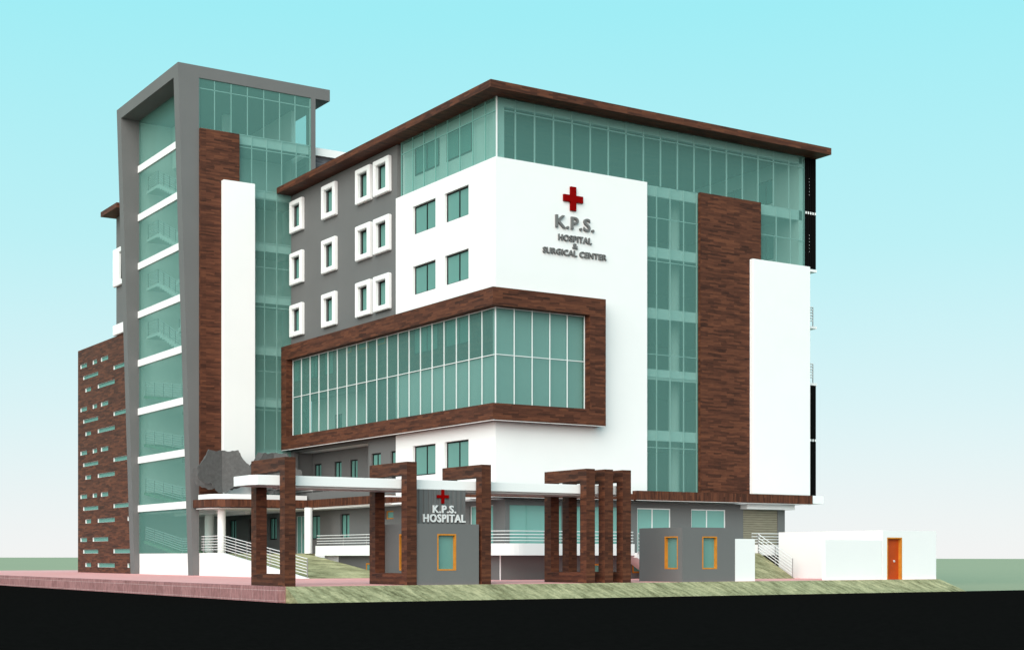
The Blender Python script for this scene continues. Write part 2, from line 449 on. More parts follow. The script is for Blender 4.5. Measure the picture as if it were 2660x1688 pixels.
for i in range(1, 6):
    x = gx + (45.28 - gx) * i / 5
    mm.box(x - w, x + w, gy - .045, gy + .02, 8.82, 13.70)
for z in (11.32, 13.665):
    mm.box(gx - .04, gx + .015, gy, 87.95, z - w, z + w); mm.box(gx, 45.29, gy - .04, gy + .015, z - w, z + w)
mm.build('mullions', RAIL, bay)
tr = MB(); tr.box(X0 + .02, X0 + .10, Y0, Y1, 7.955, 7.99); tr.box(X0 + .1, X1 - .05, Y0 + .02, Y0 + .10, 7.955, 7.99)
tr.build('drip_trim', WHITE, bay)

# top floor and front glazing
GX, GY = 40.12, 63.92
def glazing(name, quads, parent=B, mat=GLASS):
    m = MB()
    for q in quads: m.quad(*q)
    return m.build(name, mat, parent)
gl = glazing('curtain_glass', [((GX, GY, 21.32), (GX, 74.02, 21.32), (GX, 74.02, 24.40), (GX, GY, 24.40))])
m = MB()
for y in (74.0, 72.69, 71.42, 70.15, 68.87, 67.58, 66.28, 65.03): m.box(GX - .012, GX + .05, y - .016, y + .016, 21.32, 24.40)
m.box(GX - .012, GX + .05, GY, 74.0, 23.70, 23.73)
m.build('mullions', plain('teal_mullion', (.20, .40, .36), .02), gl)
gl = glazing('curtain_glass', [((GX, GY, 21.32), (61.27, GY, 21.32), (61.27, GY, 24.40), (GX, GY, 24.40)),
                               ((49.62, GY, 4.69), (61.27, GY, 4.69), (61.27, GY, 21.32), (49.62, GY, 21.32))])
m = MB()
for k in range(18):
    x = 41.28 + 1.1735 * k
    if x < 61.2: m.box(x - .032, x + .032, GY + .03, GY + .09, 21.30 if x < 49.6 else 21.25, 24.38)
for x in (50.4, 51.33, 52.28, 53.2, 59.1, 60.2): m.box(x - .022, x + .022, GY + .03, GY + .09, 4.7, 21.25)
m.box(40.63, 61.2, GY + .03, GY + .09, 23.74, 23.79)
for z in (19.52, 17.17, 12.12, 10.92, 7.08):
    m.box(49.65, 61.2, GY + .03, GY + .09, z - .018, z + .018)
m.build('mullions', RAIL, gl)
MB().box(GX - .03, GX + .03, GY - .03, GY + .03, 21.32, 24.40).build('corner_post', RAIL, B)
# slab edges seen through the front glass
for k in range(2, 7):
    MB().box(49.64, 61.2, GY + .14, GY + .3, FL[k] - .53, FL[k] + .03).build('slab_edge', WHITE, B)
MB().box(GX + .1, 61.2, GY + .14, GY + .34, 23.98, 24.40).build('slab_edge', WHITE, B)
MB().box(GX + .1, 40.66, GY + .14, GY + .5, 21.3, 23.98).build('corner_pier', WHITE, B)
MB().wall('X', 40.40, .2, 64.5, 74.3, 21.33, 24.39, [(70.18, 72.85, 22.31, 23.88), (66.73, 69.37, 22.31, 23.88)]).build('inner_wall', INNER, B)
for h in ((70.18, 72.85, 22.31, 23.88), (66.73, 69.37, 22.31, 23.88)): window(B, 'X', 40.36, *h, div=(.5,), w=.09)
# floors and inner walls
for k in range(1, 7):
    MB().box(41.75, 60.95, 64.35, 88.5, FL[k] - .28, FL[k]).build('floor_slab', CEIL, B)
for k in range(1, 8):
    zt = (FL[k + 1] - .28) if k < 7 else 24.38
    if k == 7: break
    MB().box(42, 60.9, 74.2, 74.4, FL[k], FL[k + 1] - .28 if k < 6 else 24.38).build('partition', INNER, B)
rw = [(66.2, 67.7, FL[k] + .9, FL[k] + 2.35) for k in range(1, 7)] + [(69.0, 70.6, FL[k] + .9, FL[k] + 2.35) for k in range(1, 7)]
MB().wall('X', 60.95, .3, 64.06, 88.5, 4.69, 24.38, rw).build('end_wall', INNER, B)
for h in rw: window(B, 'X', 61.02, *h, div=(.5,), w=.07)
for k in range(1, 6):
    MB().cyl(52.9, 65.6, FL[k], FL[k + 1] - .28 if k < 6 else 24.38, .32).build('round_column', INNER, B, smooth=False)
MB().wall('X', 51.0, .15, 67.5, 74.1, FL[1], FL[3] - .29, [(70.2, 71.6, FL[1] + .2, FL[1] + 2.2), (70.2, 71.6, FL[2] + .2, FL[2] + 2.2), (68.2, 68.8, FL[1] + 1.4, FL[1] + 2.0), (68.2, 68.8, FL[2] + 1.4, FL[2] + 2.0)]).build('partition', INNER, B)
for k in (1, 2):
    window(B, 'X', 51.02, 70.2, 71.6, FL[k] + .2, FL[k] + 2.2, div=(.5,), w=.07)
    window(B, 'X', 51.0, 68.2, 68.8, FL[k] + 1.4, FL[k] + 2.0, ORANGE, div=(), w=.08)
MB().wall('Y', 88.82, .15, 42.05, 61.2, 4.69, 24.38).build('grey_wall', GREY, B)

# timber pylon and white slab on the front
MB().box(53.24, 57.70, 63.70, 63.915, 4.70, 21.24).build('timber_pylon', WOOD, B, bevel=.01)
MB().box(56.82, 61.22, 63.40, 63.69, 4.70, 17.92).build('white_slab', WHITE, B, bevel=.02)
# roof
rf = MB(); rf.box(39.07, 62.30, 62.80, 88.78, 24.41, 24.79)
rf.build('roof', WOOD, B)
MB().box(61.27, 61.36, 64.02, 88.0, 17.97, 24.4).build('grey_wall', GREY, B)
# side balconies at the far right: black louvre screens, white slabs, railings
for (z0, z1) in ((17.97, 24.40), (4.70, 11.20)):
    m = MB(); m.box(61.38, 62.28, 64.05, 64.10, z0, z1)
    for i in range(5): m.box(61.40 + i * .185, 61.50 + i * .185, 64.0, 64.06, z0, z1)
    lv = m.build('louvre_screen', LOUVRE, B)
    q = MB(); zz = z0 + (z1 - z0) * .5
    for i in range(5): q.box(61.40 + i * .185, 61.50 + i * .185, 63.985, 64.0, zz - .06, zz + .08)
    q.build('clips', WHITE, lv)
    d = MB()
    for zc in (zz + 1.55, zz - 1.75):
        for j in range(6):
            d.box(61.70, 61.72, 63.99, 64.0, zc - .5 + j * .19, zc - .47 + j * .19)
    d.build('bolts', WHITE, lv)
for z in (17.93, 14.62, 11.31):
    MB().box(61.37, 62.30, 63.98, 70, z - .14, z).build('balcony_slab', WHITE, B)
MB().box(61.42, 62.30, 63.42, 66, 4.24, 4.70).build('balcony_slab', WHITE, B)
for z in (14.62, 11.31):
    railing('balcony_railing', B, [(61.3, 64.1, z), (62.09, 64.1, z), (62.09, 70, z)], (.35, .5, .66, .82, .98, 1.13), [(62.09, 64.1, z), (62.09, 67, z)], .03, .03)

# first floor canopy: timber fascia, white planter ledge
fa = MB()
o1 = [(33.45, 88.75), (33.50, 86.9), (33.80, 86.0), (34.6, 85.55), (36.4, 85.35), (39.56, 85.05), (39.56, 74.41)]
o2 = [(39.98, 74.41), (39.98, 88.75)]
fa.prism(o1 + o2, 2, 4.20, 4.68)
fa.prism([(39.72, 63.62), (48.62, 63.62), (48.62, 64.6), (41.1, 64.6), (41.1, 74.40), (39.72, 74.40)], 2, 4.20, 4.52)
fa.box(48.63, 61.40, 63.395, 64.6, 4.20, 4.69)
cn = fa.build('canopy_fascia', WOODV, B)
pl = MB(); pl.prism([(33.62, 88.3), (33.70, 86.9), (34.0, 86.25), (34.7, 85.9), (36.4, 85.7), (39.9, 86.0), (39.9, 88.3)], 2, 4.68, 4.99)
pl.build('planter_ledge', WHITE, B)
tr = MB()
tr.box(39.60, 39.72, 74.42, 85.0, 4.165, 4.20); tr.box(39.75, 39.85, 63.66, 74.4, 4.165, 4.20)
tr.box(39.86, 48.6, 63.66, 63.76, 4.165, 4.20); tr.box(48.66, 61.35, 63.43, 63.55, 4.165, 4.20)
tr.build('drip_trim', WHITE, B)
MB().prism([(33.6, 88.6), (33.65, 87.0), (34.1, 86.2), (39.62, 85.4), (39.8, 66), (41, 66), (41.0, 104), (34.3, 104), (34.3, 88.6)], 2, 4.10, 4.165).build('canopy_soffit', WHITE, B)
MB().box(34.3, 60.9, 64.7, 65.2, 4.1, 4.165).build('canopy_soffit', WHITE, B)
# ground floor walls behind the terrace
gfh = [(86.43, 87.9, 2.28, 3.80), (82.26, 83.56, 2.28, 3.80), (88.25, 90.10, 1.38, 3.81), (65.67, 68.06, 1.38, 3.84), (76.58, 77.67, 3.36, 3.84),
       (100.22, 101.6, 2.32, 3.81), (96.7, 98.0, 2.32, 3.81), (93.15, 94.5, 2.32, 3.81)]
MB().wall('X', 41.0, .3, 64.8, 104.0, 1.37, 4.1, gfh).build('ground_floor_wall', GREY, B)
for h in (gfh[0], gfh[1], gfh[5], gfh[6], gfh[7]): window(B, 'X', 41.12, *h, div=(.5,), w=.08)
window(B, 'X', 41.14, *gfh[4], fm=ORANGE, div=(), w=.07)
window(B, 'X', 41.1, *gfh[3], fm=RAIL, pm=DOORG, div=(), w=.03)
dr = window(B, 'X', 41.08, *gfh[2], fm=RAIL, pm=DOORG, div=(.62,), w=.015, name='glass_door')
MB().box(41.02, 41.1, 88.75, 88.95, 2.3, 2.65).build('handle', STEEL, dr)
# ledges of white that reveal the window openings
fh = [(41.27, 44.52, 1.38, 3.82), (45.30, 48.3, 1.38, 3.82), (49.48, 51.80, 1.38, 3.81), (53.26, 55.76, 2.0, 3.81), (57.06, 59.72, 1.38, 3.86)]
MB().wall('Y', 64.5, .3, 41.0, 60.26, 1.37, 4.1, fh).build('ground_floor_wall', GREY, B)
for h in fh[:2]: window(B, 'Y', 64.55, *h, fm=DOORG, pm=DOORG, div=(.33, .78), w=.03)
for h in fh[2:4]: window(B, 'Y', 64.55, *h, fm=RAIL, pm=DOORG, div=(.46,), w=.06)
sh = MB()
for i in range(19): sh.box(57.06, 59.72, 64.56 + .012 * (i % 2), 64.62, 1.40 + i * .13, 1.53 + i * .13)
sh.build('roller_shutter', SHUTTER, B)
MB().box(56.84, 60.47, 63.9, 64.48, 3.87, 4.16).build('shutter_lintel', WHITE, B)
# round columns under the canopy
for (x, y) in ((34.75, 87.3), (39.35, 84.6)):
    MB().cyl(x, y, 1.37, 4.2, .25, n=32).build('round_column', WHITE, B, smooth=False)
# ceiling beams under the tower
MB().box(35.4, 35.75, 90, 97.5, 3.9, 4.1).build('ceiling_beam', WHITE, B); MB().box(37.4, 37.75, 90, 99, 3.9, 4.1).build('ceiling_beam', WHITE, B)

# terrace slab with railing
ts = MB(); n = 8
arc = [(40.6 - 1.2 * math.cos(a), 63.4 - 1.2 * math.sin(a)) for a in [i * math.pi / 2 / n for i in range(n + 1)]]
outer = [(39.4, 83.7)] + arc + [(47.55, 62.2)]
inner = [(47.55, 64.48), (40.98, 64.48), (40.98, 83.7)]
tb = MB(); off = [(39.55, 83.7)] + [(40.6 - 1.05 * math.cos(a), 63.4 - 1.05 * math.sin(a)) for a in [i * math.pi / 2 / n for i in range(n + 1)]] + [(47.55, 62.35)]
ts.prism([(39.56,83.69)] + off[1:-1] + [(47.54,62.36)] + inner, 2, 1.262, 1.372)
tb.prism(outer + off[::-1], 2, 1.235, 1.83)
MB().box(34.03, 40.98, 88.85, 103.5, 1.2, 1.368).build('tower_bounce_floor', WHITE, B)  # white floor added to brighten the space under the tower
ter = ts.build('terrace', WHITE, B)
tb.build('terrace_parapet', WHITE, ter)
rp = [(39.46, 83.6, 1.83)] + [(x + .05, y + .05, 1.83) for x, y in arc] + [(47.5, 62.27, 1.83)]
railing('terrace_railing', ter, rp, (.14, .29, .45, .62), [(39.47, y, 1.83) for y in range(65, 83, 3)] + [(x, 62.27, 1.83) for x in (41.9, 44.2, 46.0, 47.45)], .022, .02)
t2 = MB().box(49.3, 60.2, 62.2, 64.48, 1.25, 1.372).build('terrace', WHITE, B)
MB().box(52.2, 60.2, 62.2, 62.35, 1.374, 1.83).build('terrace_parapet', WHITE, t2)
railing('terrace_railing', t2, [(55.72, 62.27, 1.83), (60.1, 62.27, 1.83)], (.14, .29, .45, .62), [(55.74, 62.27, 1.83), (56.1, 62.27, 1.83), (58.5, 62.27, 1.83), (60, 62.27, 1.83)], .022, .02)
st = MB(); prof = []
for i in range(7): prof += [(47.56 + i * .28, 1.37 - i * .19), (47.56 + (i + 1) * .28, 1.37 - i * .19)]
prof += [(49.52, .0), (49.3, .0), (47.56, 1.12)]
st.prism(prof, 1, 62.0, 63.2)
st.build('steps', WHITE, B)
railing('step_railing', B, [(47.6, 61.95, 1.3), (49.5, 61.95, .0)], (.15, .32, .5, .68, .86, 1.1), [(47.6 + i * .19, 61.95, 1.3 - i * .13) for i in range(0, 10, 2)], .022, .018)
MB().box(39.97, 40.02, 63.36, 63.40, 0, 1.23).build('corner_trim', WHITE, B)
# basement walls
bh = [(48.3, 48.9, .3, .80), (45.6, 46.2, .3, .80)]
MB().wall('Y', 63.4, .2, 40.02, 57.2, .0, 1.25, [(46.7-1.1, 46.2, .3, .8), (48.3, 48.9, .3, .8)]).build('basement_wall', GREY, B)
for h in bh: window(B, 'Y', 63.38, *h, fm=ORANGE, div=(), w=.09)
MB().box(57.21, 60.2, 63.5, 63.7, 0, 1.25).build('basement_wall', DGREY, B)  # wall painted darker in place of the dark void by the side ramp
MB().wall('X', 40.02, .2, 63.61, 81.75, .0, 1.25, [(77.2, 78.1, .3, .8)]).build('basement_wall', GREY, B)
window(B, 'X', 40.0, 77.2, 78.1, .3, .8, fm=ORANGE, div=(), w=.09)
MB().wall('X', 40.02, .2, 81.76, 83.7, .0, 1.25).build('basement_wall', WHITE, B)

# stair tower: leaning concrete frame, glass skins, white beams
def leg(y0, y1, xr):
    return MB().prism([(33.47, 0.0), (xr, 0.0), (xr, 30.96), (32.50 + (33.47 - 32.50) * (31.7 - 30.96) / 31.7, 30.96)], 1, y0, y1)
leg(88.80, 89.65, 33.86).build('tower_leg', GREY, B); leg(89.9 + 10, 100.73, 33.86).build('tower_leg', GREY, B)
MB().prism([(32.522, 30.96), (42.84, 30.96), (42.84, 31.70), (32.50, 31.70)], 1, 88.80, 100.73).build('tower_roof', GREY, B)
MB().box(41.51, 41.81, 88.80, 89.6, 24.8, 30.96).build('tower_pier', GREY, B)
tg = glazing('tower_glass', [((33.80, 89.65, 1.39), (33.80, 99.90, 1.39), (33.80, 99.90, 30.96), (33.80, 89.65, 30.96))])
tf = glazing('tower_glass', [((33.86, 88.86, 4.69), (41.51, 88.86, 4.69), (41.51, 88.86, 30.96), (33.86, 88.86, 30.96))])
m = MB()
for x in (34.92, 36.02, 37.12, 38.23, 39.32, 40.40): m.box(x - .025, x + .025, 88.89, 88.94, 27.9, 30.95)
for x in (37.41, 38.43, 39.47, 40.48): m.box(x - .025, x + .025, 88.89, 88.94, 24.54, 27.86)
for x in (38.29, 39.13): m.box(x - .025, x + .025, 88.89, 88.94, 4.7, 24.5)
for z in (30.36, 27.1, 27.87, 24.5, 24.05, 19.63, 21.2, 17.1, 17.88, 13.01, 14.6, 10.53, 11.3, 7.99): m.box(33.9, 41.5, 88.89, 88.94, z - .022, z + .022)
m.box(33.87, 33.93, 88.89, 88.94, 4.7, 30.95); m.box(41.44, 41.5, 88.89, 88.94, 4.7, 30.95)
m.build('mullions', RAIL, tf)
for k in range(1, 9):
    z = FL[k]
    MB().box(33.70, 33.86, 89.652, 99.89, z - .455, z).build('tower_beam', WHITE, B)
MB().box(33.82, 34.02, 89.66, 99.89, 0, 1.388).build('tower_base', WHITE, B)
for k in range(1, 9):
    z = FL[k]
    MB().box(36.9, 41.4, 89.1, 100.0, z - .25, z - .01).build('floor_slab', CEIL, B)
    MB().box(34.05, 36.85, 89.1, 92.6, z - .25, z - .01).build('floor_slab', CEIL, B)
    MB().box(36.5, 41.4, 88.98, 89.1, z - .55, z).build('slab_edge', WHITE, B)
tw = []
for k in range(1, 8): tw += [(37.6, 38.1, FL[k] + .9, FL[k] + 2.4)]
MB().wall('Y', 92.9, .15, 37.0, 41.3, 4.7, 27.5, tw).build('inner_wall', INNER, B)
for h in tw: window(B, 'Y', 92.85, *h, div=(), w=.07)
wh = [(94.6, 95.3, FL[k] + .9, FL[k] + 2.4) for k in range(1, 8)]
MB().wall('X', 38.2, .15, 93.1, 100.0, 4.69, 27.6, wh).build('inner_wall', INNER, B)
for h in wh: window(B, 'X', 38.15, *h, div=(.5,), w=.07)
MB().box(34.0, 41.8, 100.2, 100.7, 4.7, 30.95).build('tower_wall', INNER, B)
MB().box(41.55, 41.8, 92.0, 100.2, 24.8, 30.95).build('tower_wall', INNER, B)
MB().box(41.42, 41.52, 89.12, 93.2, 4.7, 24.3).build('inner_wall', INNER, B)
MB().wall('Y', 88.60, .08, 40.41, 41.49, 4.69, 7.85).build('balcony_wall', GREY, B)
MB().box(36.2, 36.5, 96, 100, 28, 30.9).build('inner_wall', INNER, B); MB().box(38.0, 38.5, 95, 95.4, 28, 30.9).build('inner_wall', INNER, B)
MB().cyl(36.4, 93.6, 1.38, 27.6, .30).build('round_column', INNER, B, smooth=False)
hs6 = (.2, .35, .5, .65, .8, .95)
for k in range(4, 8):                                   # upper floors: dog-leg stairs
    z = FL[k] - .02; zl = z + 1.65
    sm = MB(); n = 10
    for i in range(n):
        y = 93.0 + i * .45; zz = z + (i + 1) * 1.65 / n
        sm.box(34.25, 35.4, y, y + .45, zz - .28, zz)
    sm.box(34.25, 36.7, 97.5, 99.7, zl - .18, zl)
    for i in range(n):
        y = 97.05 - i * .45; zz = zl + (i + 1) * 1.63 / n
        sm.box(35.5, 36.7, y, y + .45, zz - .28, zz)
    s_ = sm.build('staircase', INNER, B)
    railing('stair_railing', s_, [(34.3, 93.1, z), (34.3, 97.5, zl), (34.3, 99.6, zl)], hs6, [(34.3, 93.1 + 1.1 * i, z + 1.65 * i / 4) for i in range(5)] + [(34.3, 99.5, zl)], .022, .026)
    railing('stair_railing', s_, [(35.6, 97.0, zl), (35.6, 93.0, zl + 1.6)], hs6, [(35.6, 97.0 - i, zl + .4 * i) for i in range(5)], .022, .026)
for k in range(0, 4):                                   # lower floors: green ramps
    z = FL[k]
    rm = MB(); rm.prism([(92.6, z - .02), (99.8, z + .9), (99.8, z + .72), (92.6, z - .2)], 0, 34.1, 36.1)
    rr = rm.build('inner_ramp', GREENF, B)
    railing('ramp_railing', rr, [(34.2, 92.7, z), (34.2, 99.7, z + .9)], hs6, [(34.2, 92.7 + 1.75 * i, z + .225 * i) for i in range(5)], .022, .026)
    railing('ramp_railing', rr, [(34.2, 89.8, z), (34.2, 92.7, z)], hs6, [(34.2, 89.9, z), (34.2, 92.6, z)], .022, .026)
# timber pylon and white slab on the tower front
MB().box(33.862, 36.46, 88.60, 88.84, 4.69, 27.80).build('timber_pylon', WOOD, B)
MB().box(35.24, 37.36, 88.22, 88.59, 4.69, 24.70).build('white_slab', WHITE, B, bevel=.02)
# rear wing left of the tower
MB().wall('X', 33.5, .3, 100.75, 103.9, 16.74, 25.08).build('grey_wall', GREY, B)
MB().box(33.8, 41.5, 103.6, 103.9, 0, 25.08).build('inner_wall', INNER, B)  # closes the rear; white plaster put in to bounce light under the tower
MB().box(32.5, 41.5, 100.75, 104.3, 25.08, 25.42).build('roof', WOOD, B)
MB().wall('X', 33.28, .21, 101.3, 104.05, 20.15, 22.78, [(101.7, 102.75, 20.5, 22.43)]).build('window_surround', WHITE, B, bevel=.03)
window(B, 'X', 33.45, 101.7, 102.75, 20.5, 22.43, div=(), w=.07)
MB().box(33.28, 33.49, 101.3, 104.05, 16.74, 17.45).build('window_surround', WHITE, B, bevel=.03)
# slotted timber screen
sl = []
for z in (15.10, 11.90, 8.68, 5.46):
    sl += [(109.15, 110.85, z, z + .31), (106.74, 107.84, z, z + .31), (104.18, 105.91, z, z + .31)]
for z in (14.22, 11.0, 7.8, 4.57, 1.42): sl += [(106.47, 110.17, z, z + .28)]
for z in (14.22, 11.0, 7.8, 4.57, 1.42): sl += [(99.45, 103.06, z, z + .3)]
for z in (13.26, 10.05, 6.84, 3.62, .43): sl += [(108.18, 109.61, z, z + .3), (102.72, 106.65, z, z + .3)]
for z in (6.84, 3.62, .43): sl += [(99.45, 100.02, z, z + .3)]
sl += [(109.15, 110.85, 2.28, 2.58), (104.18, 107.84, 2.28, 2.58)]
XS, fs_ = 33.48, 33.48 / 33.0                      # the screen stands just behind the foot of the tower leg
sl = [(a * fs_, b * fs_, 1.15 + (c - 1.15) * fs_, 1.15 + (d - 1.15) * fs_) for (a, b, c, d) in sl]
sc = MB().wall('X', XS, .03, 100.75, 113.0, 0.0, 16.72, sl).build('screen_wall', WOOD, B)
lh = [(a + .01, b - .01, c + .01, d - .01) for (a, b, c, d) in sl if b - a > .5]
MB().wall('X', XS + .032, .085, 100.76, 112.98, .02, 16.70, lh).build('slot_lining', WHITE, sc)
MB().box(XS + .12, XS + .14, 100.77, 112.98, .05, 16.6).build('screen_glass', PANE, sc)
MB().box(33.62, 41, 112.7, 112.97, 0, 16.4).build('grey_wall', GREY, B)
# roof top block behind the main roof
MB().box(41.83, 48.5, 89.5, 93, 27.5, 28.0).build('roof_parapet', WHITE, B)
MB().box(41.85, 48.3, 89.75, 93, 24.8, 27.5).build('roof_block', SLATE, B)

# ------------------------------------------------------------------ lettering
def text_mesh(txt, x0, x1, z0, z1, depth, thick=0.0):
    """text standing in the XZ plane, scaled to fill the rectangle; returns (verts, faces) with y from 0 to -depth"""
    cu = bpy.data.curves.new('lettering', 'FONT'); cu.body = txt; cu.extrude = .05; cu.offset = thick; cu.resolution_u = 4; cu.space_character = 1.0 + thick * 5
    o = bpy.data.objects.new('lettering', cu); COL.objects.link(o)
    bpy.context.view_layer.update()
    me = bpy.data.meshes.new_from_object(o.evaluated_get(bpy.context.evaluated_depsgraph_get()))
    bpy.data.objects.remove(o)
    xs = [v.co.x for v in me.vertices]; ys = [v.co.y for v in me.vertices]
    sx = (x1 - x0) / (max(xs) - min(xs)); sy = (z1 - z0) / (max(ys) - min(ys))
    vs = [(x0 + (v.co.x - min(xs)) * sx, -(v.co.z + .05) / .1 * depth, z0 + (v.co.y - min(ys)) * sy) for v in me.vertices]
    fs = [tuple(p.vertices) for p in me.polygons]
    bpy.data.meshes.remove(me)
    return vs, fs
def lettering(parent, txt, x0, x1, z0, z1, y, depth, mat, thick=0.0, name='lettering'):
    vs, fs = text_mesh(txt, x0, x1, z0, z1, depth, thick)
    m = MB(); m.add([(a, b + y, c) for a, b, c in vs], fs)
    return m.build(name, mat, parent)
def cross(parent, cx, cz, w, h, t, y, d):
    m = MB(); a = t / 2
    m.prism([(cx-a,cz-h/2),(cx+a,cz-h/2),(cx+a,cz-a),(cx+w/2,cz-a),(cx+w/2,cz+a),(cx+a,cz+a),(cx+a,cz+h/2),(cx-a,cz+h/2),(cx-a,cz+a),(cx-w/2,cz+a),(cx-w/2,cz-a),(cx-a,cz-a)], 1, y - d, y)
    return m.build('red_cross', RED, parent)
S = thing('hospital_sign', (44.7, 63.8, 16.8), 'red cross above raised grey lettering on the white front wall', 'sign')
yl = YW - .004
cross(S, 44.70, 19.77, 1.22, 1.24, .35, yl, .12)
lettering(S, 'K.P.S.', 43.6, 46.05, 18.17, 18.84, yl, .11, STEEL, .018)
lettering(S, 'HOSPITAL', 43.78, 45.9, 17.53, 17.86, yl, .10, STEEL, .020)
lettering(S, '&', 44.68, 45.02, 17.17, 17.46, yl, .09, STEEL, .020, 'ampersand')
lettering(S, 'SURGICAL', 42.82, 44.95, 16.78, 17.09, yl, .10, STEEL, .020)
lettering(S, 'CENTER', 45.12, 46.86, 16.78, 17.09, yl, .10, STEEL, .020)

# ------------------------------------------------------------------ gate: portals, canopy, sign, guardhouses, walls
PF = 53.70
def portal(x0, label):
    t = thing('portal_frame', (x0 + .23, 55.36, 0), label, 'gate frame', 'brown portal frames of the entrance gate')
    w = .46
    MB().box(x0, x0 + w, PF, PF + .47, .48, 4.52).build('post', WOOD, t)
    MB().box(x0, x0 + w, 56.50, 57.02, .48, 4.52).build('post', WOOD, t)
    MB().box(x0, x0 + w, PF, 57.02, 4.52, 5.05).build('top_beam', WOOD, t)
    MB().box(x0, x0 + w, PF, 57.02, .0, .48).build('bottom_beam', WOOD, t)
    return t
p0 = portal(23.97, 'brown timber gate frame at the kerb corner, in front of the tree')
for x, lb in ((29.375, 'brown timber gate frame against the left side of the lettered guardhouse'),
              (32.965, 'brown timber gate frame against the right side of the lettered guardhouse'),
              (38.385, 'front left frame of the close group of three brown gate frames'),
              (39.385, 'middle frame of the close group of three brown gate frames'),
              (40.385, 'right frame of the close group of three brown gate frames, nearest the plain guardhouse')):
    copy_thing(p0, (x - 23.97, 0, 0), lb)
cp = thing('gate_canopy', (31.8, 55.4, 3.94), 'long flat white canopy slab passing through the brown gate frames', 'canopy')
m = MB(); m.prism([(22.98, 54.9), (23.15, 54.45), (24.6, 54.36), (40.95, 54.36), (40.95, 56.46), (22.98, 56.46)], 2, 3.97, 4.365)
m.build('slab', WHITE, cp, bevel=.012)
m = MB()
for i in range(6): m.box(24.6, 40.7, 54.55 + i * .34, 54.63 + i * .34, 3.90, 3.968)
m.build('soffit_rib', RAIL, cp)

def guardhouse(x0, x1, label, fw, lw):
    t = thing('guardhouse', ((x0 + x1) / 2, 55.4, 0), label, 'guardhouse', 'guardhouses at the gate')
    y0, y1, h = 53.75, 57.0, 2.525
    b = MB(); b.wall('Y', y0, .2, x0, x1, 0, h, [fw]); b.wall('X', x0, .2, y0 + .2, y1, 0, h, [lw])
    b.box(x1 - .2, x1, y0 + .2, y1, 0, h); b.box(x0 + .2, x1 - .2, y1 - .2, y1, 0, h); b.box(x0 + .2, x1 - .2, y0 + .2, y1 - .2, h - .15, h - .003)
    b.build('wall', GREY, t)
    for ax, c, q in (('Y', y0, fw), ('X', x0, lw)):
        u0, u1, a, z = q
        f = MB().wall(ax, c - .006, .19, u0, u1, a, z, [(u0 + .06, u1 - .06, a + .06, z - .06)]).build('window', ORANGE, t)
        p = MB(); d = c + .15
        if ax == 'Y': p.box(u0 + .05, u1 - .05, d, d + .02, a + .05, z - .05)
        else: p.box(d, d + .02, u0 + .05, u1 - .05, a + .05, z - .05)
        p.build('pane', PANE, f)
    return t
guardhouse(29.86, 32.85, 'grey guardhouse between two brown gate frames, below the hospital lettering', (30.83, 31.74, .59, 2.11), (54.28, 55.26, .59, 2.11))
guardhouse(43.85, 47.04, 'freestanding grey guardhouse with two orange framed windows beside the short white wall', (45.04, 45.94, .59, 2.11), (54.08, 55.06, .59, 2.11))

gs = thing('gate_sign', (31.15, 54.3, 2.53), 'corrugated grey sign with red cross and white lettering on the guardhouse roof', 'sign')
m = MB(); n = 22; x0, x1 = 29.87, 32.46
prof = []
for i in range(n):
    a = x0 + (x1 - x0) * i / n; b = x0 + (x1 - x0) * (i + 1) / n; y = 54.20 if i % 2 else 54.235
    prof += [(a, y), (b, y)]
m.prism(prof + [(x1, 54.42), (x0, 54.42)], 2, 2.53, 3.96)
m.build('panel', CORR, gs)
cross(gs, 31.34, 3.68, .575, .58, .13, 54.195, .05)
lettering(gs, 'K.P.S.', 30.85, 31.97, 2.985, 3.31, 54.195, .07, LETTER, .026)
lettering(gs, 'HOSPITAL', 30.39, 32.43, 2.60, 2.94, 54.195, .07, LETTER, .026)

w1 = MB().box(47.06, 48.31, 53.76, 53.98, 0, 2.01)
tag(w1.build('boundary_wall', WHITE, bevel=.01), 'short white wall standing against the right guardhouse', 'wall', 'white boundary walls')
w2 = MB().box(52.9, 56.88, 53.76, 53.98, 0, 2.01)
tag(w2.build('boundary_wall', WHITE, bevel=.01), 'low white wall joining the white outbuilding with the orange door', 'wall', 'white boundary walls')
ob = thing('outbuilding', (58.8, 57.5, 0), 'plain white flat topped outbuilding with one orange framed door', 'outbuilding')
m = MB(); m.wall('Y', 53.74, .2, 56.9, 60.85, 0, 2.51, [(57.22, 58.31, -.01, 2.15)])
m.box(56.9, 57.1, 53.94, 61.4, 0, 2.51); m.box(60.65, 60.85, 53.94, 61.4, 0, 2.51); m.box(57.1, 60.65, 61.2, 61.4, 0, 2.51)
m.box(57.1, 60.65, 53.94, 61.2, 2.35, 2.507)
m.build('wall', WHITE, ob)
f = MB().wall('Y', 53.735, .26, 57.22, 58.31, 0.005, 2.15, [(57.29, 58.24, 0, 2.08)]).build('door_frame', ORANGE, ob)
d = MB().box(57.29, 58.24, 53.92, 53.97, .01, 2.08).build('door', DOORRED, ob)
MB().box(57.82, 57.94, 53.86, 53.9, .93, .96).box(57.87, 57.90, 53.86, 53.92, .89, 1.0).build('handle', RAIL, d)

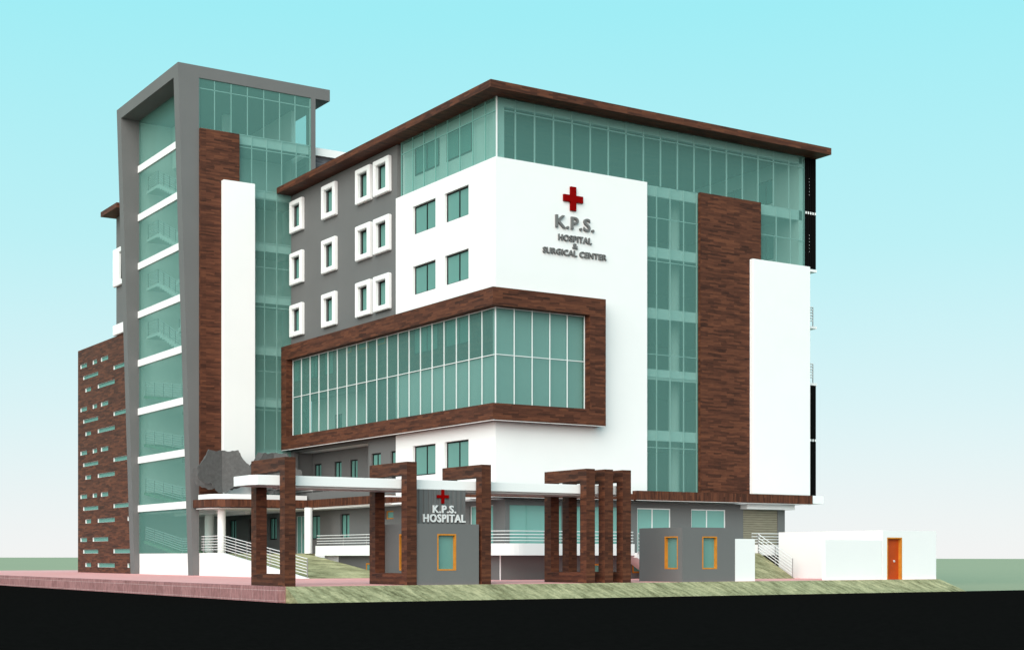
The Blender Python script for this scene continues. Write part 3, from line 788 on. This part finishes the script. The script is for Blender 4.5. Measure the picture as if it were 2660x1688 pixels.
# ------------------------------------------------------------------ ramps
rp = thing('entrance_ramp', (36.4, 78, 0), 'broad green ramp with white side wall rising to the glass entrance door', 'ramp')
m = MB(); m.prism([(73.1, .006), (85.0, 1.365), (88.2, 1.365), (88.2, -.02), (73.1, -.02)], 0, 34.06, 39.38)
m.prism([(85.02, 1.365), (88.2, 1.365), (88.2, .9), (85.02, .9)], 0, 39.39, 40.0)
m.build('ramp_surface', RAMPG, rp)
m = MB(); m.prism([(73.1, .03), (85.0, 1.40), (88.79, 1.40), (88.79, -.02), (73.1, -.02)], 0, 33.87, 34.05)
m.build('side_wall', WHITE, rp)
zr = lambda y: .03 + (y - 73.1) / 11.9 * 1.37 if y < 85.0 else 1.40
railing('ramp_railing', rp, [(33.96, 73.15, .03), (33.96, 85.0, 1.40), (33.96, 88.6, 1.40)], (.20, .36, .52, .69, .86, 1.03), [(33.96, y, zr(y)) for y in (73.15, 78.1, 81.4, 83.1, 84.9, 88.3)], .022, .026)
r2 = thing('side_ramp', (53.5, 60.8, 0), 'short steep green ramp with white railing in front of the roller shutter', 'ramp')
m = MB(); m.prism([(59.4, .006), (62.18, 1.365), (62.18, -.02), (59.4, -.02)], 0, 50.0, 56.2)
m.build('ramp_surface', BANK, r2)
railing('ramp_railing', r2, [(56.1, 59.45, .03), (56.1, 62.15, 1.36)], (.18, .35, .52, .69, .86, 1.05), [(56.1, 59.45, .03), (56.1, 60.8, .69), (56.1, 62.15, 1.36)], .022, .022)

# ------------------------------------------------------------------ trees: two crossing lobed panels of foliage on a thin trunk
def tree(x, y, z, a, label):
    t = thing('tree', (x, y, z), label, 'tree', 'grey trees on the planter ledge')
    tk = MB(); tk.cyl(x, y, z, z + .75, .055, .04, 8); tk.cyl(x, y, z + .75, z + 2.1, .04, .02, 8)
    for s_, zz in ((1, .7), (-1, .95), (1, 1.2)):
        tk.bar((x, y, z + zz), (x + s_ * .5 * math.cos(a), y + s_ * .5 * math.sin(a), z + zz + .55), .018)
    tk.build('trunk', BARK, t)
    outl = [(-.30,.02),(-.20,-.06),(-.08,.0),(.02,.05),(.10,.22),(.30,.28),(.62,.18),(.80,.16),(.95,.26),(1.20,.28),(1.42,.42),(1.66,.60),(1.84,.86),(1.86,1.08),(1.76,1.22),(1.78,1.36),(1.70,1.48),(1.48,1.52),(1.36,1.66),(1.24,1.92),(1.10,2.14),(.92,2.34),(.80,2.52),(.60,2.54),(.50,2.46),(.30,2.52),(.05,2.54),(-.2,2.56),(-.5,2.50),(-.80,2.55),(-1.0,2.60),(-1.12,2.40),(-1.22,2.14),(-1.36,1.96),(-1.50,1.80),(-1.70,1.62),(-1.84,1.42),(-1.76,1.22),(-1.82,1.02),(-1.72,.80),(-1.50,.64),(-1.26,.52),(-1.02,.50),(-.86,.56),(-.70,.30),(-.52,.22)]
    rnd = random.Random(3)
    for ang, flip in ((a, 1), (a + R(39), -1)):
        pts = []
        q = outl if flip > 0 else [(-u * .93, v) for u, v in outl][::-1]
        for i, (u, v) in enumerate(q):
            nu, nv = q[(i + 1) % len(q)]
            pts.append((u, v)); pts.append(((u + nu) / 2 + rnd.uniform(-.035, .035), (v + nv) / 2 + rnd.uniform(-.035, .035)))
        ca, sa = math.cos(ang), math.sin(ang)
        m = MB(); n = len(pts); th = .035
        vs = [(x + u * ca - s_ * th * sa, y + u * sa + s_ * th * ca, z + .12 + v) for s_ in (-1, 1) for u, v in pts]
        m.add(vs, [tuple(range(n))[::-1], tuple(range(n, 2 * n))] + [(i, (i+1) % n, n + (i+1) % n, n + i) for i in range(n)])
        m.build('crown', TREEM, t)
tree(34.55, 86.75, 4.99, R(150), 'grey lobed tree in front of the tower, left of the brown gate frame')
tree(38.05, 86.9, 4.99, R(-33), 'grey lobed tree mostly hidden behind the brown gate frame at the kerb corner')

# ------------------------------------------------------------------ camera, light, sky
cam = bpy.data.cameras.new('Camera'); co = bpy.data.objects.new('Camera', cam); COL.objects.link(co)
co.location = (0, 0, 1.15); co.rotation_euler = (R(90), 0, -math.atan2(.5403, .8415))
cam.sensor_width = 36; cam.lens = 3881 / 2660 * 36; cam.shift_y = (1446 - 844) / 2660
cam.clip_end = 20000; cam.clip_start = .5
scene.camera = co

SUN_EL = R(22)
sun = bpy.data.lights.new('Sun', 'SUN'); sun.energy = 1.5; sun.angle = R(70); sun.color = (1, .905, .83)
so = bpy.data.objects.new('Sun', sun); COL.objects.link(so)
sd = Vector((-.72 * math.cos(SUN_EL), -.62 * math.cos(SUN_EL), math.sin(SUN_EL))).normalized()
so.rotation_euler = (-sd).to_track_quat('-Z', 'Y').to_euler()

w = bpy.data.worlds.new('World'); scene.world = w; w.use_nodes = True
nt = w.node_tree; nt.nodes.clear()
EXPO = 1.9
K = 2 ** -EXPO
out = nt.nodes.new('ShaderNodeOutputWorld'); bg = nt.nodes.new('ShaderNodeBackground'); nt.links.new(bg.outputs[0], out.inputs[0])
sky = nt.nodes.new('ShaderNodeTexSky'); sky.sky_type = 'NISHITA'; sky.sun_disc = False
sky.sun_elevation = SUN_EL; sky.sun_rotation = math.atan2(sd.x, sd.y)
tc = nt.nodes.new('ShaderNodeTexCoord'); sp = nt.nodes.new('ShaderNodeSeparateXYZ'); nt.links.new(tc.outputs['Generated'], sp.inputs[0])
def lin(c): return tuple((v / 255 / 12.92) if v <= 10 else ((v / 255 + .055) / 1.055) ** 2.4 for v in c)
rp = ramp(nt, [(0.0, lin((242, 243, 243))), (.04, lin((231, 240, 242))), (.10, lin((214, 239, 242))), (.20, lin((186, 238, 242))), (.34, lin((158, 236, 243))), (.8, lin((120, 222, 236)))])
nt.links.new(sp.outputs[2], rp.inputs[0])
sc_ = nt.nodes.new('ShaderNodeVectorMath'); sc_.operation = 'SCALE'; sc_.inputs['Scale'].default_value = .1
nt.links.new(sky.outputs[0], sc_.inputs[0])
k1 = nt.nodes.new('ShaderNodeVectorMath'); k1.operation = 'SCALE'; k1.inputs['Scale'].default_value = K
nt.links.new(rp.outputs[0], k1.inputs[0])
mx = nt.nodes.new('ShaderNodeMix'); mx.data_type = 'RGBA'; mx.inputs[0].default_value = .98
nt.links.new(sc_.outputs[0], mx.inputs[6]); nt.links.new(k1.outputs[0], mx.inputs[7])
nt.links.new(mx.outputs[2], bg.inputs[0]); bg.inputs[1].default_value = 1.0

scene.view_settings.view_transform = 'Standard'; scene.view_settings.look = 'None'
scene.view_settings.exposure = EXPO; scene.view_settings.gamma = 1
scene.cycles.max_bounces = 8; scene.cycles.transparent_max_bounces = 16; scene.cycles.diffuse_bounces = 5
